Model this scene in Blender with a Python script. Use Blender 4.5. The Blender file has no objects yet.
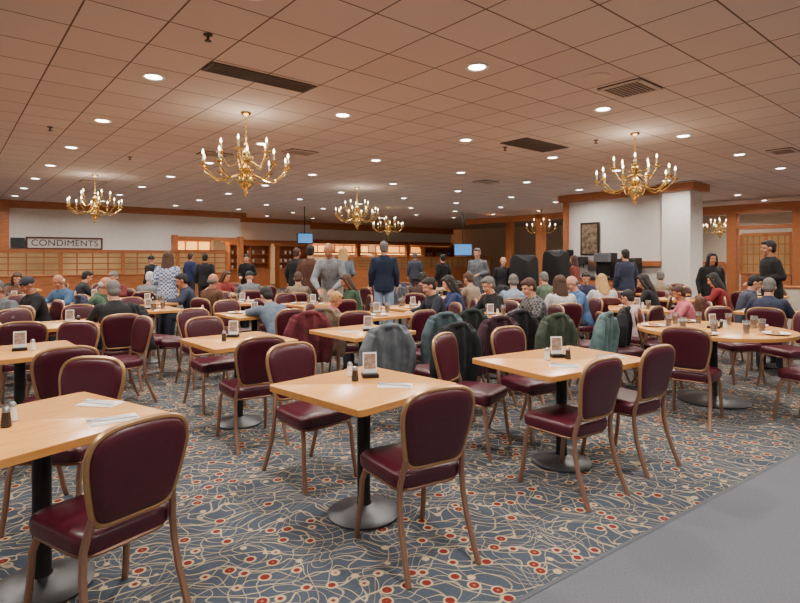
import bpy, math, random
from mathutils import Vector, Matrix
random.seed(4)
S=bpy.context.scene; COL=S.collection
A=math.radians(40); CA,SA=math.cos(A),math.sin(A)
F=545.0; H=1.48; CEIL=3.43
V=Vector
def at(b,d): return ((b-400)/F*d, d)
def uv(u,v): return (u*CA-v*SA, u*SA+v*CA)
def lin(c): return tuple(((x/255)/12.92 if x/255<=.04045 else ((x/255+.055)/1.055)**2.4) for x in c)
MC={}
def mat(name,col,rough=.6,metal=0,var=0,scale=25,bump=0,emit=None,es=0,trans=0,coat=0):
    if name in MC: return MC[name]
    m=bpy.data.materials.new(name); m.use_nodes=True; nt=m.node_tree; p=nt.nodes['Principled BSDF']
    c=lin(col); p.inputs['Base Color'].default_value=(*c,1); p.inputs['Roughness'].default_value=rough
    p.inputs['Metallic'].default_value=metal; p.inputs['Coat Weight'].default_value=coat
    p.inputs['Transmission Weight'].default_value=trans
    if emit: p.inputs['Emission Color'].default_value=(*lin(emit),1); p.inputs['Emission Strength'].default_value=es
    if var or bump:
        tc=nt.nodes.new('ShaderNodeTexCoord'); no=nt.nodes.new('ShaderNodeTexNoise'); no.inputs['Scale'].default_value=scale; no.inputs['Detail'].default_value=4
        nt.links.new(tc.outputs['Object'],no.inputs['Vector'])
        if var:
            r=nt.nodes.new('ShaderNodeValToRGB'); r.color_ramp.elements[0].position=.3; r.color_ramp.elements[1].position=.7
            r.color_ramp.elements[0].color=(*[x*(1-var) for x in c],1); r.color_ramp.elements[1].color=(*[min(1,x*(1+var)) for x in c],1)
            nt.links.new(no.outputs['Fac'],r.inputs['Fac']); nt.links.new(r.outputs['Color'],p.inputs['Base Color'])
        if bump:
            b=nt.nodes.new('ShaderNodeBump'); b.inputs['Strength'].default_value=bump; b.inputs['Distance'].default_value=.01
            nt.links.new(no.outputs['Fac'],b.inputs['Height']); nt.links.new(b.outputs['Normal'],p.inputs['Normal'])
    MC[name]=m; return m
def wood(name,c1,c2,rough=.35,sc=(1,12,12)):
    m=bpy.data.materials.new(name); m.use_nodes=True; nt=m.node_tree; p=nt.nodes['Principled BSDF']; p.inputs['Roughness'].default_value=rough
    tc=nt.nodes.new('ShaderNodeTexCoord'); mp=nt.nodes.new('ShaderNodeMapping'); mp.inputs['Scale'].default_value=sc
    no=nt.nodes.new('ShaderNodeTexNoise'); no.inputs['Scale'].default_value=4; no.inputs['Detail'].default_value=6; no.inputs['Distortion'].default_value=.6
    r=nt.nodes.new('ShaderNodeValToRGB'); r.color_ramp.elements[0].position=.3; r.color_ramp.elements[1].position=.72
    r.color_ramp.elements[0].color=(*lin(c1),1); r.color_ramp.elements[1].color=(*lin(c2),1)
    L=nt.links.new; L(tc.outputs['Object'],mp.inputs['Vector']); L(mp.outputs['Vector'],no.inputs['Vector']); L(no.outputs['Fac'],r.inputs['Fac']); L(r.outputs['Color'],p.inputs['Base Color'])
    MC[name]=m; return m

class MB:
    def __init__(s): s.v=[];s.f=[];s.m=[];s.cur=0
    def add(s,vs,fs):
        o=len(s.v); s.v+= [tuple(x) for x in vs]; s.f+=[tuple(i+o for i in f) for f in fs]; s.m+=[s.cur]*len(fs); return s
    def box(s,c,d,M=None):
        vs=[V((c[0]+x*d[0]/2,c[1]+y*d[1]/2,c[2]+z*d[2]/2)) for x in(-1,1) for y in(-1,1) for z in(-1,1)]
        if M: vs=[M@x for x in vs]
        return s.add(vs,[(0,1,3,2),(4,6,7,5),(0,4,5,1),(2,3,7,6),(0,2,6,4),(1,5,7,3)])
    def loft(s,rings,cap=True,close=False):
        n=len(rings[0]); vs=[p for r in rings for p in r]; fs=[]
        K=len(rings)
        for k in range(K if close else K-1):
            k2=(k+1)%K
            for i in range(n): j=(i+1)%n; fs.append((k*n+i,k*n+j,k2*n+j,k2*n+i))
        if cap and not close: fs.append(tuple(range(n-1,-1,-1))); fs.append(tuple((K-1)*n+i for i in range(n)))
        return s.add(vs,fs)
    def tube(s,pts,r,n=8,closed=False,side=None,sq=False):
        pts=[V(p) for p in pts]; K=len(pts); rings=[]
        if not isinstance(r,list): r=[r]*K
        up=side
        for k in range(K):
            if closed: t=pts[(k+1)%K]-pts[k-1]
            else: t=pts[min(k+1,K-1)]-pts[max(k-1,0)]
            t=t.normalized()
            if up is None: up=V((1,0,0)) if abs(t.x)<.8 else V((0,1,0))
            sd=(up-t*up.dot(t)).normalized()
            if side is None: up=sd
            nr=t.cross(sd)
            rx,ry=(r[k] if isinstance(r[k],tuple) else (r[k],r[k]))
            ring=[]
            for i in range(n):
                a=2*math.pi*i/n+(math.pi/n if sq else 0); ring.append(pts[k]+sd*rx*math.cos(a)+nr*ry*math.sin(a))
            rings.append(ring)
        return s.loft(rings,close=closed)
    def lathe(s,prof,n=20,c=(0,0,0)):
        return s.loft([[(c[0]+max(r,.0004)*math.cos(2*math.pi*i/n),c[1]+max(r,.0004)*math.sin(2*math.pi*i/n),c[2]+z) for i in range(n)] for r,z in prof])
    def ell(s,c,r,n=12,m=8,M=None):
        rings=[]
        for k in range(m+1):
            ph=-math.pi/2+math.pi*k/m; q=max(math.cos(ph),.01)
            ring=[V((r[0]*q*math.cos(2*math.pi*i/n),r[1]*q*math.sin(2*math.pi*i/n),r[2]*math.sin(ph))) for i in range(n)]
            if M: ring=[M@x for x in ring]
            rings.append([x+V(c) for x in ring])
        return s.loft(rings)
    def seg(s,a,b,ra,rb):
        s.tube([a,b],[ra,rb],10); s.ell(a,(ra,)*3,10,6); s.ell(b,(rb,)*3,10,6); return s
    def mesh(s,name,mats,smooth=True,ang=40):
        me=bpy.data.meshes.new(name); me.from_pydata(s.v,[],s.f)
        for m in (mats if isinstance(mats,(list,tuple)) else [mats]): me.materials.append(m)
        me.polygons.foreach_set('material_index',s.m)
        import bmesh
        bm=bmesh.new(); bm.from_mesh(me); bmesh.ops.recalc_face_normals(bm,faces=bm.faces); bm.to_mesh(me); bm.free()
        if smooth:
            me.polygons.foreach_set('use_smooth',[True]*len(me.polygons))
            try: me.set_sharp_from_angle(angle=math.radians(ang))
            except Exception: pass
        me.update(); return me
KIDS={}
def ob(name,mb,mats,parent=None,loc=(0,0,0),rz=0,smooth=True,bev=0,label=None):
    me=mb.mesh(name,mats,smooth) if isinstance(mb,MB) else mb
    if not isinstance(mb,MB) and mats is not None and len(me.materials)==0: me.materials.append(mats)
    o=bpy.data.objects.new(name,me); COL.objects.link(o); o.location=loc; o.rotation_euler=(0,0,rz)
    if parent is not None: o.parent=parent; KIDS.setdefault(parent,[]).append(o)
    if bev:
        b=o.modifiers.new('bevel','BEVEL'); b.width=bev; b.segments=2; b.limit_method='ANGLE'
    if label: o['label']=label
    return o
def empty(name,loc=(0,0,0),rz=0):
    o=bpy.data.objects.new(name,None); COL.objects.link(o); o.location=loc; o.rotation_euler=(0,0,rz); o.empty_display_size=.1; return o
def tag(o,label,cat,group=None):
    o['label']=label; o['category']=cat
    if group: o['group']=group
    return o
def dup(o,loc=None,rz=0,sc=None,par=None):
    n=o.copy(); COL.objects.link(n)
    if par is not None: n.parent=par
    else:
        n.location=loc; n.rotation_euler=(0,0,rz)
        if sc: n.scale=(sc,sc,sc)
    for c in list(KIDS.get(o,[])):
        k=dup(c,par=n); KIDS.setdefault(n,[]).append(k)
    return n
PROTO=[]
def remesh(mb,vox,it=3,name='m'):
    me=bpy.data.meshes.new(name); me.from_pydata(mb.v,[],mb.f)
    o=bpy.data.objects.new('tmp',me); COL.objects.link(o)
    r=o.modifiers.new('r','REMESH'); r.mode='VOXEL'; r.voxel_size=vox; r.use_smooth_shade=True
    s=o.modifiers.new('s','SMOOTH'); s.factor=.5; s.iterations=it
    bpy.context.view_layer.update()
    dg=bpy.context.evaluated_depsgraph_get(); m2=bpy.data.meshes.new_from_object(o.evaluated_get(dg)); m2.name=name
    bpy.data.objects.remove(o)
    m2.materials.clear(); m2.polygons.foreach_set('use_smooth',[True]*len(m2.polygons))
    return m2
NT=[0]
def structure(o): o['kind']='structure'; return o
def rbox(name,u0,u1,v0,v1,z0,z1,m,bev=0):
    x,y=uv((u0+u1)/2,(v0+v1)/2)
    mb=MB().box((0,0,0),(u1-u0,v1-v0,z1-z0))
    return ob(name,mb,m,loc=(x,y,(z0+z1)/2),rz=A,smooth=False,bev=bev)
def trim(u0,u1,v0,v1,z0,z1,m,bev=.01):
    NT[0]+=1; return structure(rbox('trim_%d'%NT[0],u0,u1,v0,v1,z0,z1,m,bev))

# ---------------- materials
burg=mat('burgundy_vinyl',(70,16,32),.36,var=.12,scale=40,bump=.05)
bronze=mat('bronze_tube',(160,122,102),.36,.7)
goldf=mat('gold_back_frame',(180,140,100),.36,.65)
blackm=mat('black_metal',(22,22,24),.45,.3)
castm=mat('cast_iron_base',(84,86,90),.4,.5,var=.1)
brass=mat('polished_brass',(248,214,135),.2,1)
white=mat('white_ceramic',(235,232,225),.25)
cream=mat('candle_cream',(240,225,190),.5)
bulbm=mat('bulb_glow',(255,240,210),.4,emit=(255,225,180),es=16)
plaster=mat('white_plaster',(226,221,215),.8,var=.04,scale=8)
beige=mat('beige_wallpaper',(206,192,174),.8,var=.08,scale=12)
crown=wood('stained_oak',(150,84,46),(196,124,74),.4)
toplam=wood('maple_laminate',(218,150,76),(232,170,96),.25,(1.5,9,9))
topedge=wood('maple_edge',(190,128,62),(208,146,80),.35)
glassm=mat('clear_glass',(235,240,240),.05,trans=.9)
paper=mat('white_paper',(240,240,238),.7)
steel=mat('brushed_steel',(190,190,192),.3,.9)

# ---------------- floor
def carpet():
    m=bpy.data.materials.new('patterned_carpet'); m.use_nodes=True; nt=m.node_tree; N=nt.nodes.new; L=nt.links.new
    p=nt.nodes['Principled BSDF']; p.inputs['Roughness'].default_value=.95; p.inputs['Specular IOR Level'].default_value=.1
    tc=N('ShaderNodeTexCoord')
    n1=N('ShaderNodeTexNoise'); n1.inputs['Scale'].default_value=2.6; n1.inputs['Detail'].default_value=1
    L(tc.outputs['Object'],n1.inputs['Vector'])
    sub=N('ShaderNodeVectorMath'); sub.operation='SUBTRACT'; sub.inputs[1].default_value=(.5,.5,.5); L(n1.outputs['Color'],sub.inputs[0])
    scl=N('ShaderNodeVectorMath'); scl.operation='SCALE'; scl.inputs['Scale'].default_value=.3; L(sub.outputs[0],scl.inputs[0])
    ad=N('ShaderNodeVectorMath'); ad.operation='ADD'; L(tc.outputs['Object'],ad.inputs[0]); L(scl.outputs[0],ad.inputs[1])
    def ramp(src,stops,):
        r=N('ShaderNodeValToRGB'); e=r.color_ramp.elements
        while len(e)<len(stops): e.new(.5)
        for i,(ps,c) in enumerate(stops): e[i].position=ps; e[i].color=(c,c,c,1)
        L(src,r.inputs['Fac']); return r.outputs['Color']
    def mix(f,a,b):
        x=N('ShaderNodeMix'); x.data_type='RGBA'; L(f,x.inputs[0])
        for s,q in((a,6),(b,7)):
            if isinstance(s,tuple): x.inputs[q].default_value=(*lin(s),1)
            else: L(s,x.inputs[q])
        return x.outputs[2]
    n2=N('ShaderNodeTexNoise'); n2.inputs['Scale'].default_value=90; L(tc.outputs['Object'],n2.inputs['Vector'])
    c=mix(n2.outputs['Fac'],(52,60,72),(80,88,98))
    for wt,sc,ds,ph,colr in (('RINGS',1.5,6,0,(164,148,120)),('BANDS',2.1,9,2.0,(152,140,116)),('BANDS',2.6,11,5.0,(170,154,124))):
        w=N('ShaderNodeTexWave'); w.wave_type=wt; w.inputs['Scale'].default_value=sc; w.inputs['Distortion'].default_value=ds; w.inputs['Detail'].default_value=1; w.inputs['Detail Scale'].default_value=1.5; w.inputs['Phase Offset'].default_value=ph
        if wt=='RINGS': w.rings_direction='Z'
        elif ph>3: w.bands_direction='Y'
        L(ad.outputs[0],w.inputs['Vector'])
        c=mix(ramp(w.outputs['Fac'],[(.43,0),(.46,1),(.54,1),(.57,0)]),c,colr)
    vd=N('ShaderNodeTexVoronoi'); vd.inputs['Scale'].default_value=9.5; vd.inputs['Randomness'].default_value=.6; L(tc.outputs['Object'],vd.inputs['Vector'])
    c3=mix(ramp(vd.outputs['Distance'],[(.29,1),(.32,0)]),c,(180,158,126))
    c4=mix(ramp(vd.outputs['Distance'],[(.21,1),(.24,0)]),c3,(112,42,38))
    c5=mix(ramp(vd.outputs['Distance'],[(.05,1),(.08,0)]),c4,(150,104,80))
    L(c5,p.inputs['Base Color'])
    b=N('ShaderNodeBump'); b.inputs['Strength'].default_value=.25; b.inputs['Distance'].default_value=.005; L(n2.outputs['Fac'],b.inputs['Height']); L(b.outputs['Normal'],p.inputs['Normal'])
    return m
e=math.radians(35.5); ed=V((math.cos(e),math.sin(e))); P0=V((.494,2.34)); en=V((math.sin(e),-math.cos(e)))
def quad(name,pts,m,z=0):
    return structure(ob(name,MB().add([(p[0],p[1],z) for p in pts],[(0,1,2,3)]),m,smooth=False))
a_=P0-ed*30; b_=P0+ed*60
quad('floor',[a_,b_,b_-en*60,a_-en*60],carpet())
quad('floor_walkway',[a_,b_,b_+en*25,a_+en*25],mat('plain_carpet',(94,97,105),.95,var=.2,scale=120,bump=.2))
o_=ob('floor_edging',MB().add([(*(a_+en*t),.002) for t in(-.012,.012)]+[(*(b_+en*t),.002) for t in(.012,-.012)],[(0,1,2,3)]),mat('edging',(78,82,88),.8),smooth=False); structure(o_)

# ---------------- ceiling
def ceilmat():
    m=bpy.data.materials.new('acoustic_tile'); m.use_nodes=True; nt=m.node_tree; N=nt.nodes.new; L=nt.links.new
    p=nt.nodes['Principled BSDF']; p.inputs['Roughness'].default_value=.9; p.inputs['Specular IOR Level'].default_value=.1
    tc=N('ShaderNodeTexCoord'); br=N('ShaderNodeTexBrick'); br.offset=0; br.inputs['Scale'].default_value=1
    br.inputs['Brick Width'].default_value=.61; br.inputs['Row Height'].default_value=.61; br.inputs['Mortar Size'].default_value=.008; br.inputs['Mortar Smooth'].default_value=.1
    br.inputs['Color1'].default_value=(*lin((230,216,211)),1); br.inputs['Color2'].default_value=(*lin((223,208,203)),1); br.inputs['Mortar'].default_value=(*lin((122,104,97)),1)
    L(tc.outputs['Object'],br.inputs['Vector'])
    no=N('ShaderNodeTexNoise'); no.inputs['Scale'].default_value=60; L(tc.outputs['Object'],no.inputs['Vector'])
    mx=N('ShaderNodeMix'); mx.data_type='RGBA'; mx.blend_type='MULTIPLY'; mx.inputs[0].default_value=.15; L(br.outputs['Color'],mx.inputs[6]); L(no.outputs['Color'],mx.inputs[7]); L(mx.outputs[2],p.inputs['Base Color'])
    return m
L0=V((.786,5.56)); ax=V((CA,SA)); bx=V((-SA,CA))
org=L0-ax*(.305+.61*20)-bx*(.305+.61*20)
mb=MB().add([(-6.1,-6.1,0),(54.9,-6.1,0),(54.9,54.9,0),(-6.1,54.9,0)],[(0,3,2,1)])
structure(ob('ceiling',mb,ceilmat(),loc=(org.x,org.y,CEIL),rz=A,smooth=False))

# ---------------- downlights
dl=empty('recessed_downlight'); PROTO.append(dl)
ob('trim_ring',MB().lathe([(.075,-.002),(.115,-.014),(.12,-.004),(.12,.0)],24),mat('light_trim',(235,230,222),.5),dl)
ob('lamp_lens',MB().lathe([(0,-.006),(.085,-.006),(.085,-.001)],20),mat('downlight_lens',(255,250,240),.4,emit=(255,246,234),es=18),dl)
tag(dl,'round recessed ceiling downlight, switched on, in acoustic tile','ceiling light','recessed ceiling lights')
for i in range(-6,14):
    for j in range(-3,14):
        p=L0+ax*2.44*i+bx*2.44*j
        v=p.dot(bx); u=p.dot(ax)
        if p.y<0 or p.y>27 or abs(p.x)>p.y*.85+2.5 or v>25 or (v>21.5 and u<9.8) : continue
        if 14.4<u<18 and 5.9<v<10: continue
        if p.y>3.2: dup(dl,(p.x,p.y,CEIL))
        if p.y<25:
            ld=bpy.data.lights.new('downlight_lamp','AREA'); ld.shape='DISK'; ld.size=.16; ld.energy=52 if p.y<12 else 38; ld.color=(1,.92,.83); ld.spread=math.radians(155)
            lo=bpy.data.objects.new('downlight_lamp',ld); COL.objects.link(lo); lo.location=(p.x,p.y,CEIL-.03)
# ---------------- ceiling vents
def vent(b,d,w,l,m,lab,louv=False):
    x,y=at(b,d); o=empty('ceiling_vent',(x,y,CEIL),A)
    ob('vent_frame',MB().box((0,0,-.008),(l,w,.015)),m,o,smooth=False,bev=.003)
    mb=MB(); n=int(w/.05)
    for i in range(n): mb.box((0,-w/2+.05+i*(w-.1)/max(n-1,1),-.02),(l-.08,.014,.012))
    ob('louvre',mb,mat('vent_louvre_'+('light' if louv else 'dark'),(190,170,160) if louv else (100,88,82),.7),o,smooth=False)
    if louv:
        f=MB()
        for s in(-1,1): f.box((0,s*(w/2-.02),-.018),(l,.04,.015)); f.box((s*(l/2-.02),0,-.018),(.04,w,.015))
        ob('vent_border',f,mat('vent_border',(205,188,178),.6),o,smooth=False)
    tag(o,lab,'vent'); return o
dk=mat('dark_vent',(90,78,72),.7); lt=mat('pale_vent',(215,200,190),.6); md=mat('vent_shadow',(44,36,34),.8)
vent(262,5.9,.3,1.2,dk,'long dark return air vent set in ceiling tiles')
vent(630,6.25,.5,.55,md,'square louvred supply air vent in ceiling tiles',True)
vent(535,9.4,.55,1.2,dk,'long dark return air vent set in ceiling tiles')
for b,d in((300,10),(486,13.9),(783,9.9),(93,13.9),(215,10.2),(690,14)):
    vent(b,d,.4,.55,md,'small louvred supply vent in ceiling tiles',True)
x,y=at(597,5.85); o=empty('ceiling_speaker',(x,y,CEIL)); ob('speaker_grille',MB().lathe([(0,-.02),(.11,-.018),(.13,-.01),(.135,0)],24),lt,o); tag(o,'round ceiling speaker with pale grille','speaker')
for b,d in((208,4.75),(50,8.1),(130,10.5),(596,9.0),(505,9.6)):
    x,y=at(b,d); o=empty('sprinkler_head',(x,y,CEIL)); ob('sprinkler_body',MB().lathe([(.04,0),(.04,-.01),(.012,-.015),(.012,-.05),(.03,-.055),(.03,-.06),(0,-.062)],12),mat('sprinkler_dark',(70,60,56),.6),o); tag(o,'small dark fire sprinkler head under ceiling tile','sprinkler','sprinkler heads')

# ---------------- walls
def wall(n,*a): return structure(rbox('wall_'+n,*a))
wall('north',-12,30,28.6,28.8,0,CEIL,beige); wall('east',27.5,27.7,-8,28.6,0,CEIL,beige)
wall('condiments',1.6,7.0,22.6,22.85,0,CEIL,plaster); wall('condiments_soffit',7.0,9.9,22.6,22.85,2.3,CEIL,plaster)
wall('northwest',-14,1.6,25,25.2,0,CEIL,beige)
trim(1.5,10,22.42,22.6,CEIL-.24,CEIL,crown); trim(9.9,10.1,22.4,25,CEIL-.24,CEIL,crown)
wall('buffet_soffit',14.8,26.3,26,26.2,2.35,CEIL,plaster); trim(14.7,26.4,25.84,26.0,CEIL-.36,CEIL,crown); trim(14.7,26.4,25.88,26.0,2.28,2.5,crown)
wall('buffet_side',10.1,14.8,25.0,25.2,2.25,CEIL,plaster); trim(10.1,14.8,24.85,25.0,CEIL-.22,CEIL,crown); trim(10.1,14.8,24.85,25.0,2.2,2.36,crown)
trim(1.45,1.7,22.3,22.6,0,CEIL,crown); trim(7.0,7.2,22.35,22.6,0,2.4,crown); trim(9.75,9.95,22.35,22.6,0,2.4,crown); trim(7.0,9.95,22.38,22.6,2.2,2.35,crown)
for u in (14.8,18.5,22.3,26.2): trim(u-.12,u+.12,25.75,26.0,0,2.4,crown)
wall('service_block',15.0,17.5,6.7,9.8,0,CEIL,plaster)
structure(rbox('wall_column',14.7,15.45,5.93,6.65,0,CEIL,plaster))
trim(14.55,15.6,5.78,6.75,CEIL-.2,CEIL,crown,.03); trim(14.82,15.0,6.85,9.95,CEIL-.22,CEIL,crown,.03); trim(14.9,15.0,6.7,9.8,1.25,1.4,crown); trim(14.88,15.0,9.65,9.8,0,CEIL-.22,crown)
for u,v in((20.4,5.0),(20.4,6.86),(20.4,2.6),(20.4,9.5),(18.5,13.2),(21.3,17.0)):
    trim(u-.15,u+.15,v-.15,v+.15,0,CEIL-.18,crown)
trim(20.2,20.6,-2,9.7,CEIL-.48,CEIL-.18,crown); trim(18.35,18.65,10,17.2,CEIL-.42,CEIL-.18,crown)
trim(20.3,20.5,-2,6.8,CEIL-1.0,CEIL-.88,crown)

def partition(p0,p1,z0,z1,glow=.04,gc=(150,118,82)):
    p0=V(p0);p1=V(p1); d=p1-p0; Ln=d.length; o=empty('glass_partition',(*p0,0),math.atan2(d.y,d.x))
    ob('half_wall',MB().box((Ln/2,0,z0/2),(Ln,.14,z0)),crown if z1-z0>.2 else beige,o,smooth=False); ob('cap_rail',MB().box((Ln/2,0,z0+.02),(Ln+.04,.2,.05)),crown,o,smooth=False,bev=.01)
    if z1-z0>.2:
        fr=MB(); fr.box((Ln/2,0,z1),(Ln,.08,.1)); n=max(2,int(Ln/1.5))
        for i in range(n+1): fr.box((Ln*i/n,0,(z0+z1)/2),(.1,.08,z1-z0))
        nn=n*4
        for i in range(nn): fr.box((Ln*i/nn,0,(z0+z1)/2),(.035,.03,z1-z0))
        for k in range(1,4): fr.box((Ln/2,0,z0+(z1-z0)*k/4),(Ln,.03,.03))
        ob('window_frame',fr,crown,o,smooth=False)
        ob('glass_pane',MB().box((Ln/2,0,(z0+z1)/2),(Ln,.01,z1-z0)),mat('etched_glass_glow%d'%(glow*100),gc,.3,var=.5,scale=.9,trans=.6,emit=(255,196,120),es=glow),o,smooth=False)  # faint emission puts the warm backlight into the panes themselves
        tag(o,'low oak-framed partition with grid of etched glass panes','partition')
    else: tag(o,'low beige half wall with oak cap rail','partition')
    return o
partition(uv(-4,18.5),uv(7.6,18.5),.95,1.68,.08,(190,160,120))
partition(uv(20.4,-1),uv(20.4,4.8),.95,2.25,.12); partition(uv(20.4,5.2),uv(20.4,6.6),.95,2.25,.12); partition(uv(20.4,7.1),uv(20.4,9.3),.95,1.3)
partition(uv(13.6,-1.5),uv(13.6,4.0),.85,.9)
partition(uv(13,20.5),uv(24,20.5),.95,1.5)

# hutches
CK=MB().lathe([(.04,0),(.06,.05),(.058,.16),(.05,.17),(0,.17)],12).mesh('crockery',white)
def hutch(u,v,w,lab):
    x,y=uv(u,v); o=empty('display_hutch',(x,y,0),A)
    f=MB(); f.box((0,0,.45),(w,.5,.9)); f.box((0,0,.93),(w+.06,.56,.05)); f.box((0,0,2.12),(w+.1,.5,.12)); f.box((0,.2,1.5),(w,.04,1.15))
    n=max(2,int(w/.8))
    for i in range(n+1): f.box((-w/2+w*i/n,-.02,1.5),(.07,.4,1.15))
    ob('hutch_carcass',f,crown,o,smooth=False,bev=.01)
    s=MB()
    for z in(1.25,1.65): s.box((0,0,z),(w-.04,.34,.03))
    ob('shelf',s,crown,o,smooth=False)
    tag(o,lab,'cabinet')
    for i in range(int(w/.26)):
        for z in(.955,1.265,1.665):
            if random.random()<.75:
                q=Matrix.Rotation(A,3,'Z')@V((-w/2+.17+i*.26,-.04,0)); c=ob('crockery_stack',CK,None,loc=(x+q.x,y+q.y,z)); tag(c,'stack of white crockery on an oak shelf','crockery','crockery on oak shelves')
    return o
hutch(11.2,24.6,2.0,'oak shelving hutch holding white crockery'); hutch(13.6,24.6,1.8,'oak shelving hutch holding white crockery')
hutch(24.5,25.4,2.6,'oak shelving hutch holding white crockery')

# condiments sign
sx,sy=uv(3.35,22.52); sg=ob('condiments_sign',MB().box((0,0,0),(2.25,.05,.36)),mat('sign_face',(205,198,190),.6),loc=(sx,sy,2.0),rz=A,smooth=False,bev=.01)
fr=MB(); fr.box((0,-.02,.19),(2.33,.08,.05)); fr.box((0,-.02,-.19),(2.33,.08,.05)); fr.box((-1.15,-.02,0),(.05,.08,.4)); fr.box((1.15,-.02,0),(.05,.08,.4))
ob('sign_frame',fr,mat('sign_frame_dark',(84,48,34),.5),sg,smooth=False)
ob('sign_ornament',MB().box((-1.4,-.02,0),(.4,.06,.34)),mat('sign_ornament',(40,44,52),.5),sg,smooth=False)
def text(body,size,m,parent,loc,ext=.004):
    cu=bpy.data.curves.new('t','FONT'); cu.body=body; cu.size=size; cu.align_x='CENTER'; cu.align_y='CENTER'; cu.extrude=ext; cu.space_character=1.05
    t=bpy.data.objects.new('t',cu); COL.objects.link(t); bpy.context.view_layer.update()
    me=bpy.data.meshes.new_from_object(t.evaluated_get(bpy.context.evaluated_depsgraph_get())); bpy.data.objects.remove(t)
    me.materials.clear(); me.materials.append(m)
    o=bpy.data.objects.new('lettering',me); COL.objects.link(o); o.parent=parent; o.location=loc; o.rotation_euler=(math.pi/2,0,0); return o
text('CONDIMENTS',.31,mat('sign_letters',(38,26,24),.5),sg,(0,-.032,0))
tag(sg,'framed CONDIMENTS sign with dark letters on white wall','sign')

# buffets
def buffet(u0,u1,v,lab):
    Ln=u1-u0; x,y=uv((u0+u1)/2,v); o=empty('buffet_counter',(x,y,0),A)
    ob('counter_body',MB().box((0,0,.42),(Ln,.9,.84)),crown,o,smooth=False)
    ob('countertop',MB().box((0,0,.87),(Ln+.1,1.0,.06)),steel,o,smooth=False)
    mb=MB(); n=int(Ln/1.6)+1
    for i in range(n): mb.tube([(-Ln/2+.05+i*(Ln-.1)/max(n-1,1),-.3,.9),(-Ln/2+.05+i*(Ln-.1)/max(n-1,1),-.3,1.75)],.025,8)
    ob('guard_post',mb,brass,o)
    ob('sneeze_guard',MB().box((0,-.42,1.4),(Ln,.01,.35)),glassm,o,smooth=False)
    ob('canopy',MB().box((0,-.1,1.78),(Ln,.75,.1)),crown,o,smooth=False)
    ob('warming_lamp',MB().box((0,-.1,1.72),(Ln-.1,.3,.03)),mat('warm_strip',(255,220,160),.5,emit=(255,205,140),es=6),o,smooth=False)
    mb=MB(); n=int(Ln/.5)
    for i in range(n): mb.box((-Ln/2+.3+i*.5,0,.91),(.42,.6,.03))
    ob('food_pan',mb,mat('food',(170,110,50),.6,var=.4,scale=5),o,smooth=False); tag(o,lab,'buffet'); return o
buffet(7.3,9.6,24,'oak buffet counter with glass sneeze guard and warm lamps')
buffet(15.2,20.2,27,'long oak buffet counter with brass posts, brightly lit')
buffet(20.8,26,27,'long oak buffet counter with brass posts, brightly lit')
for k,(u0,u1) in enumerate(((15.4,18),(18.6,21.2),(21.8,25.8),(7.4,9.7))):
    vv=28.5 if k<3 else 25.6
    x,y=uv((u0+u1)/2,vv); o=ob('lit_window_panel',MB().box((0,0,0),(u1-u0,.08,.5)),mat('lit_window_glow',(255,210,140),.5,var=.3,scale=1.5,emit=(255,160,70),es=1.5),loc=(x,y,2.0),rz=A,smooth=False)  # emissive panel stands in for the orange-lit windows at the buffet back
    f=MB(); f.box((0,-.05,.28),(u1-u0+.1,.08,.08)); f.box((0,-.05,-.28),(u1-u0+.1,.08,.08))
    for q in range(5): f.box((-(u1-u0)/2+q*(u1-u0)/4,-.05,0),(.06,.08,.56))
    ob('lit_window_frame',f,crown,o,smooth=False); tag(o,'glowing panel standing in for a lit window behind the buffet','light panel','lit buffet panels')
wall('kitchen_back',7.2,9.9,25.7,25.8,0,CEIL,beige)
for u,v,en_ in((17,26.8,150),(22,26.8,150),(12,26.6,60),(8.6,24.2,130)):
    ld=bpy.data.lights.new('buffet_lamp','AREA'); ld.shape='RECTANGLE'; ld.size=3; ld.size_y=.6; ld.energy=en_; ld.color=(1,.7,.4)
    lo=bpy.data.objects.new('buffet_lamp',ld); COL.objects.link(lo); x,y=uv(u,v); lo.location=(x,y,2.9); lo.rotation_euler=(0,0,A)

# TVs
def tv(b,d,z,w,az):
    x,y=at(b,d); o=empty('television',(x,y,z),az)
    ob('tv_casing',MB().box((0,0,0),(w,.07,w*.66)),blackm,o,smooth=False,bev=.01)
    m=mat('tv_picture',(60,110,190),.3,var=.5,scale=4); p=m.node_tree.nodes['Principled BSDF']; p.inputs['Emission Color'].default_value=(.08,.3,.6,1); p.inputs['Emission Strength'].default_value=1.0
    ob('tv_screen',MB().box((0,-.038,0),(w-.06,.004,w*.66-.06)),m,o,smooth=False)
    ob('ceiling_bracket',MB().tube([(0,.06,0),(0,.06,CEIL-z)],.02,8),blackm,o); tag(o,'flat television on a ceiling bracket showing a blue picture','television','hanging televisions')
tv(305,20.5,2.22,.62,.5); tv(463,23,1.83,.78,0)

# framed picture
x,y=uv(14.93,8.9); o=empty('framed_poster',(x,y,2.05),A-math.pi/2)
ob('picture_frame',MB().box((0,0,0),(.62,.05,1.0)),mat('poster_frame',(42,28,22),.4),o,smooth=False,bev=.01)
ob('picture_print',MB().box((0,-.028,0),(.5,.006,.88)),mat('poster_print',(110,92,72),.6,var=.8,scale=9),o,smooth=False)
tag(o,'dark framed poster hanging on the white wall','picture')

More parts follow.
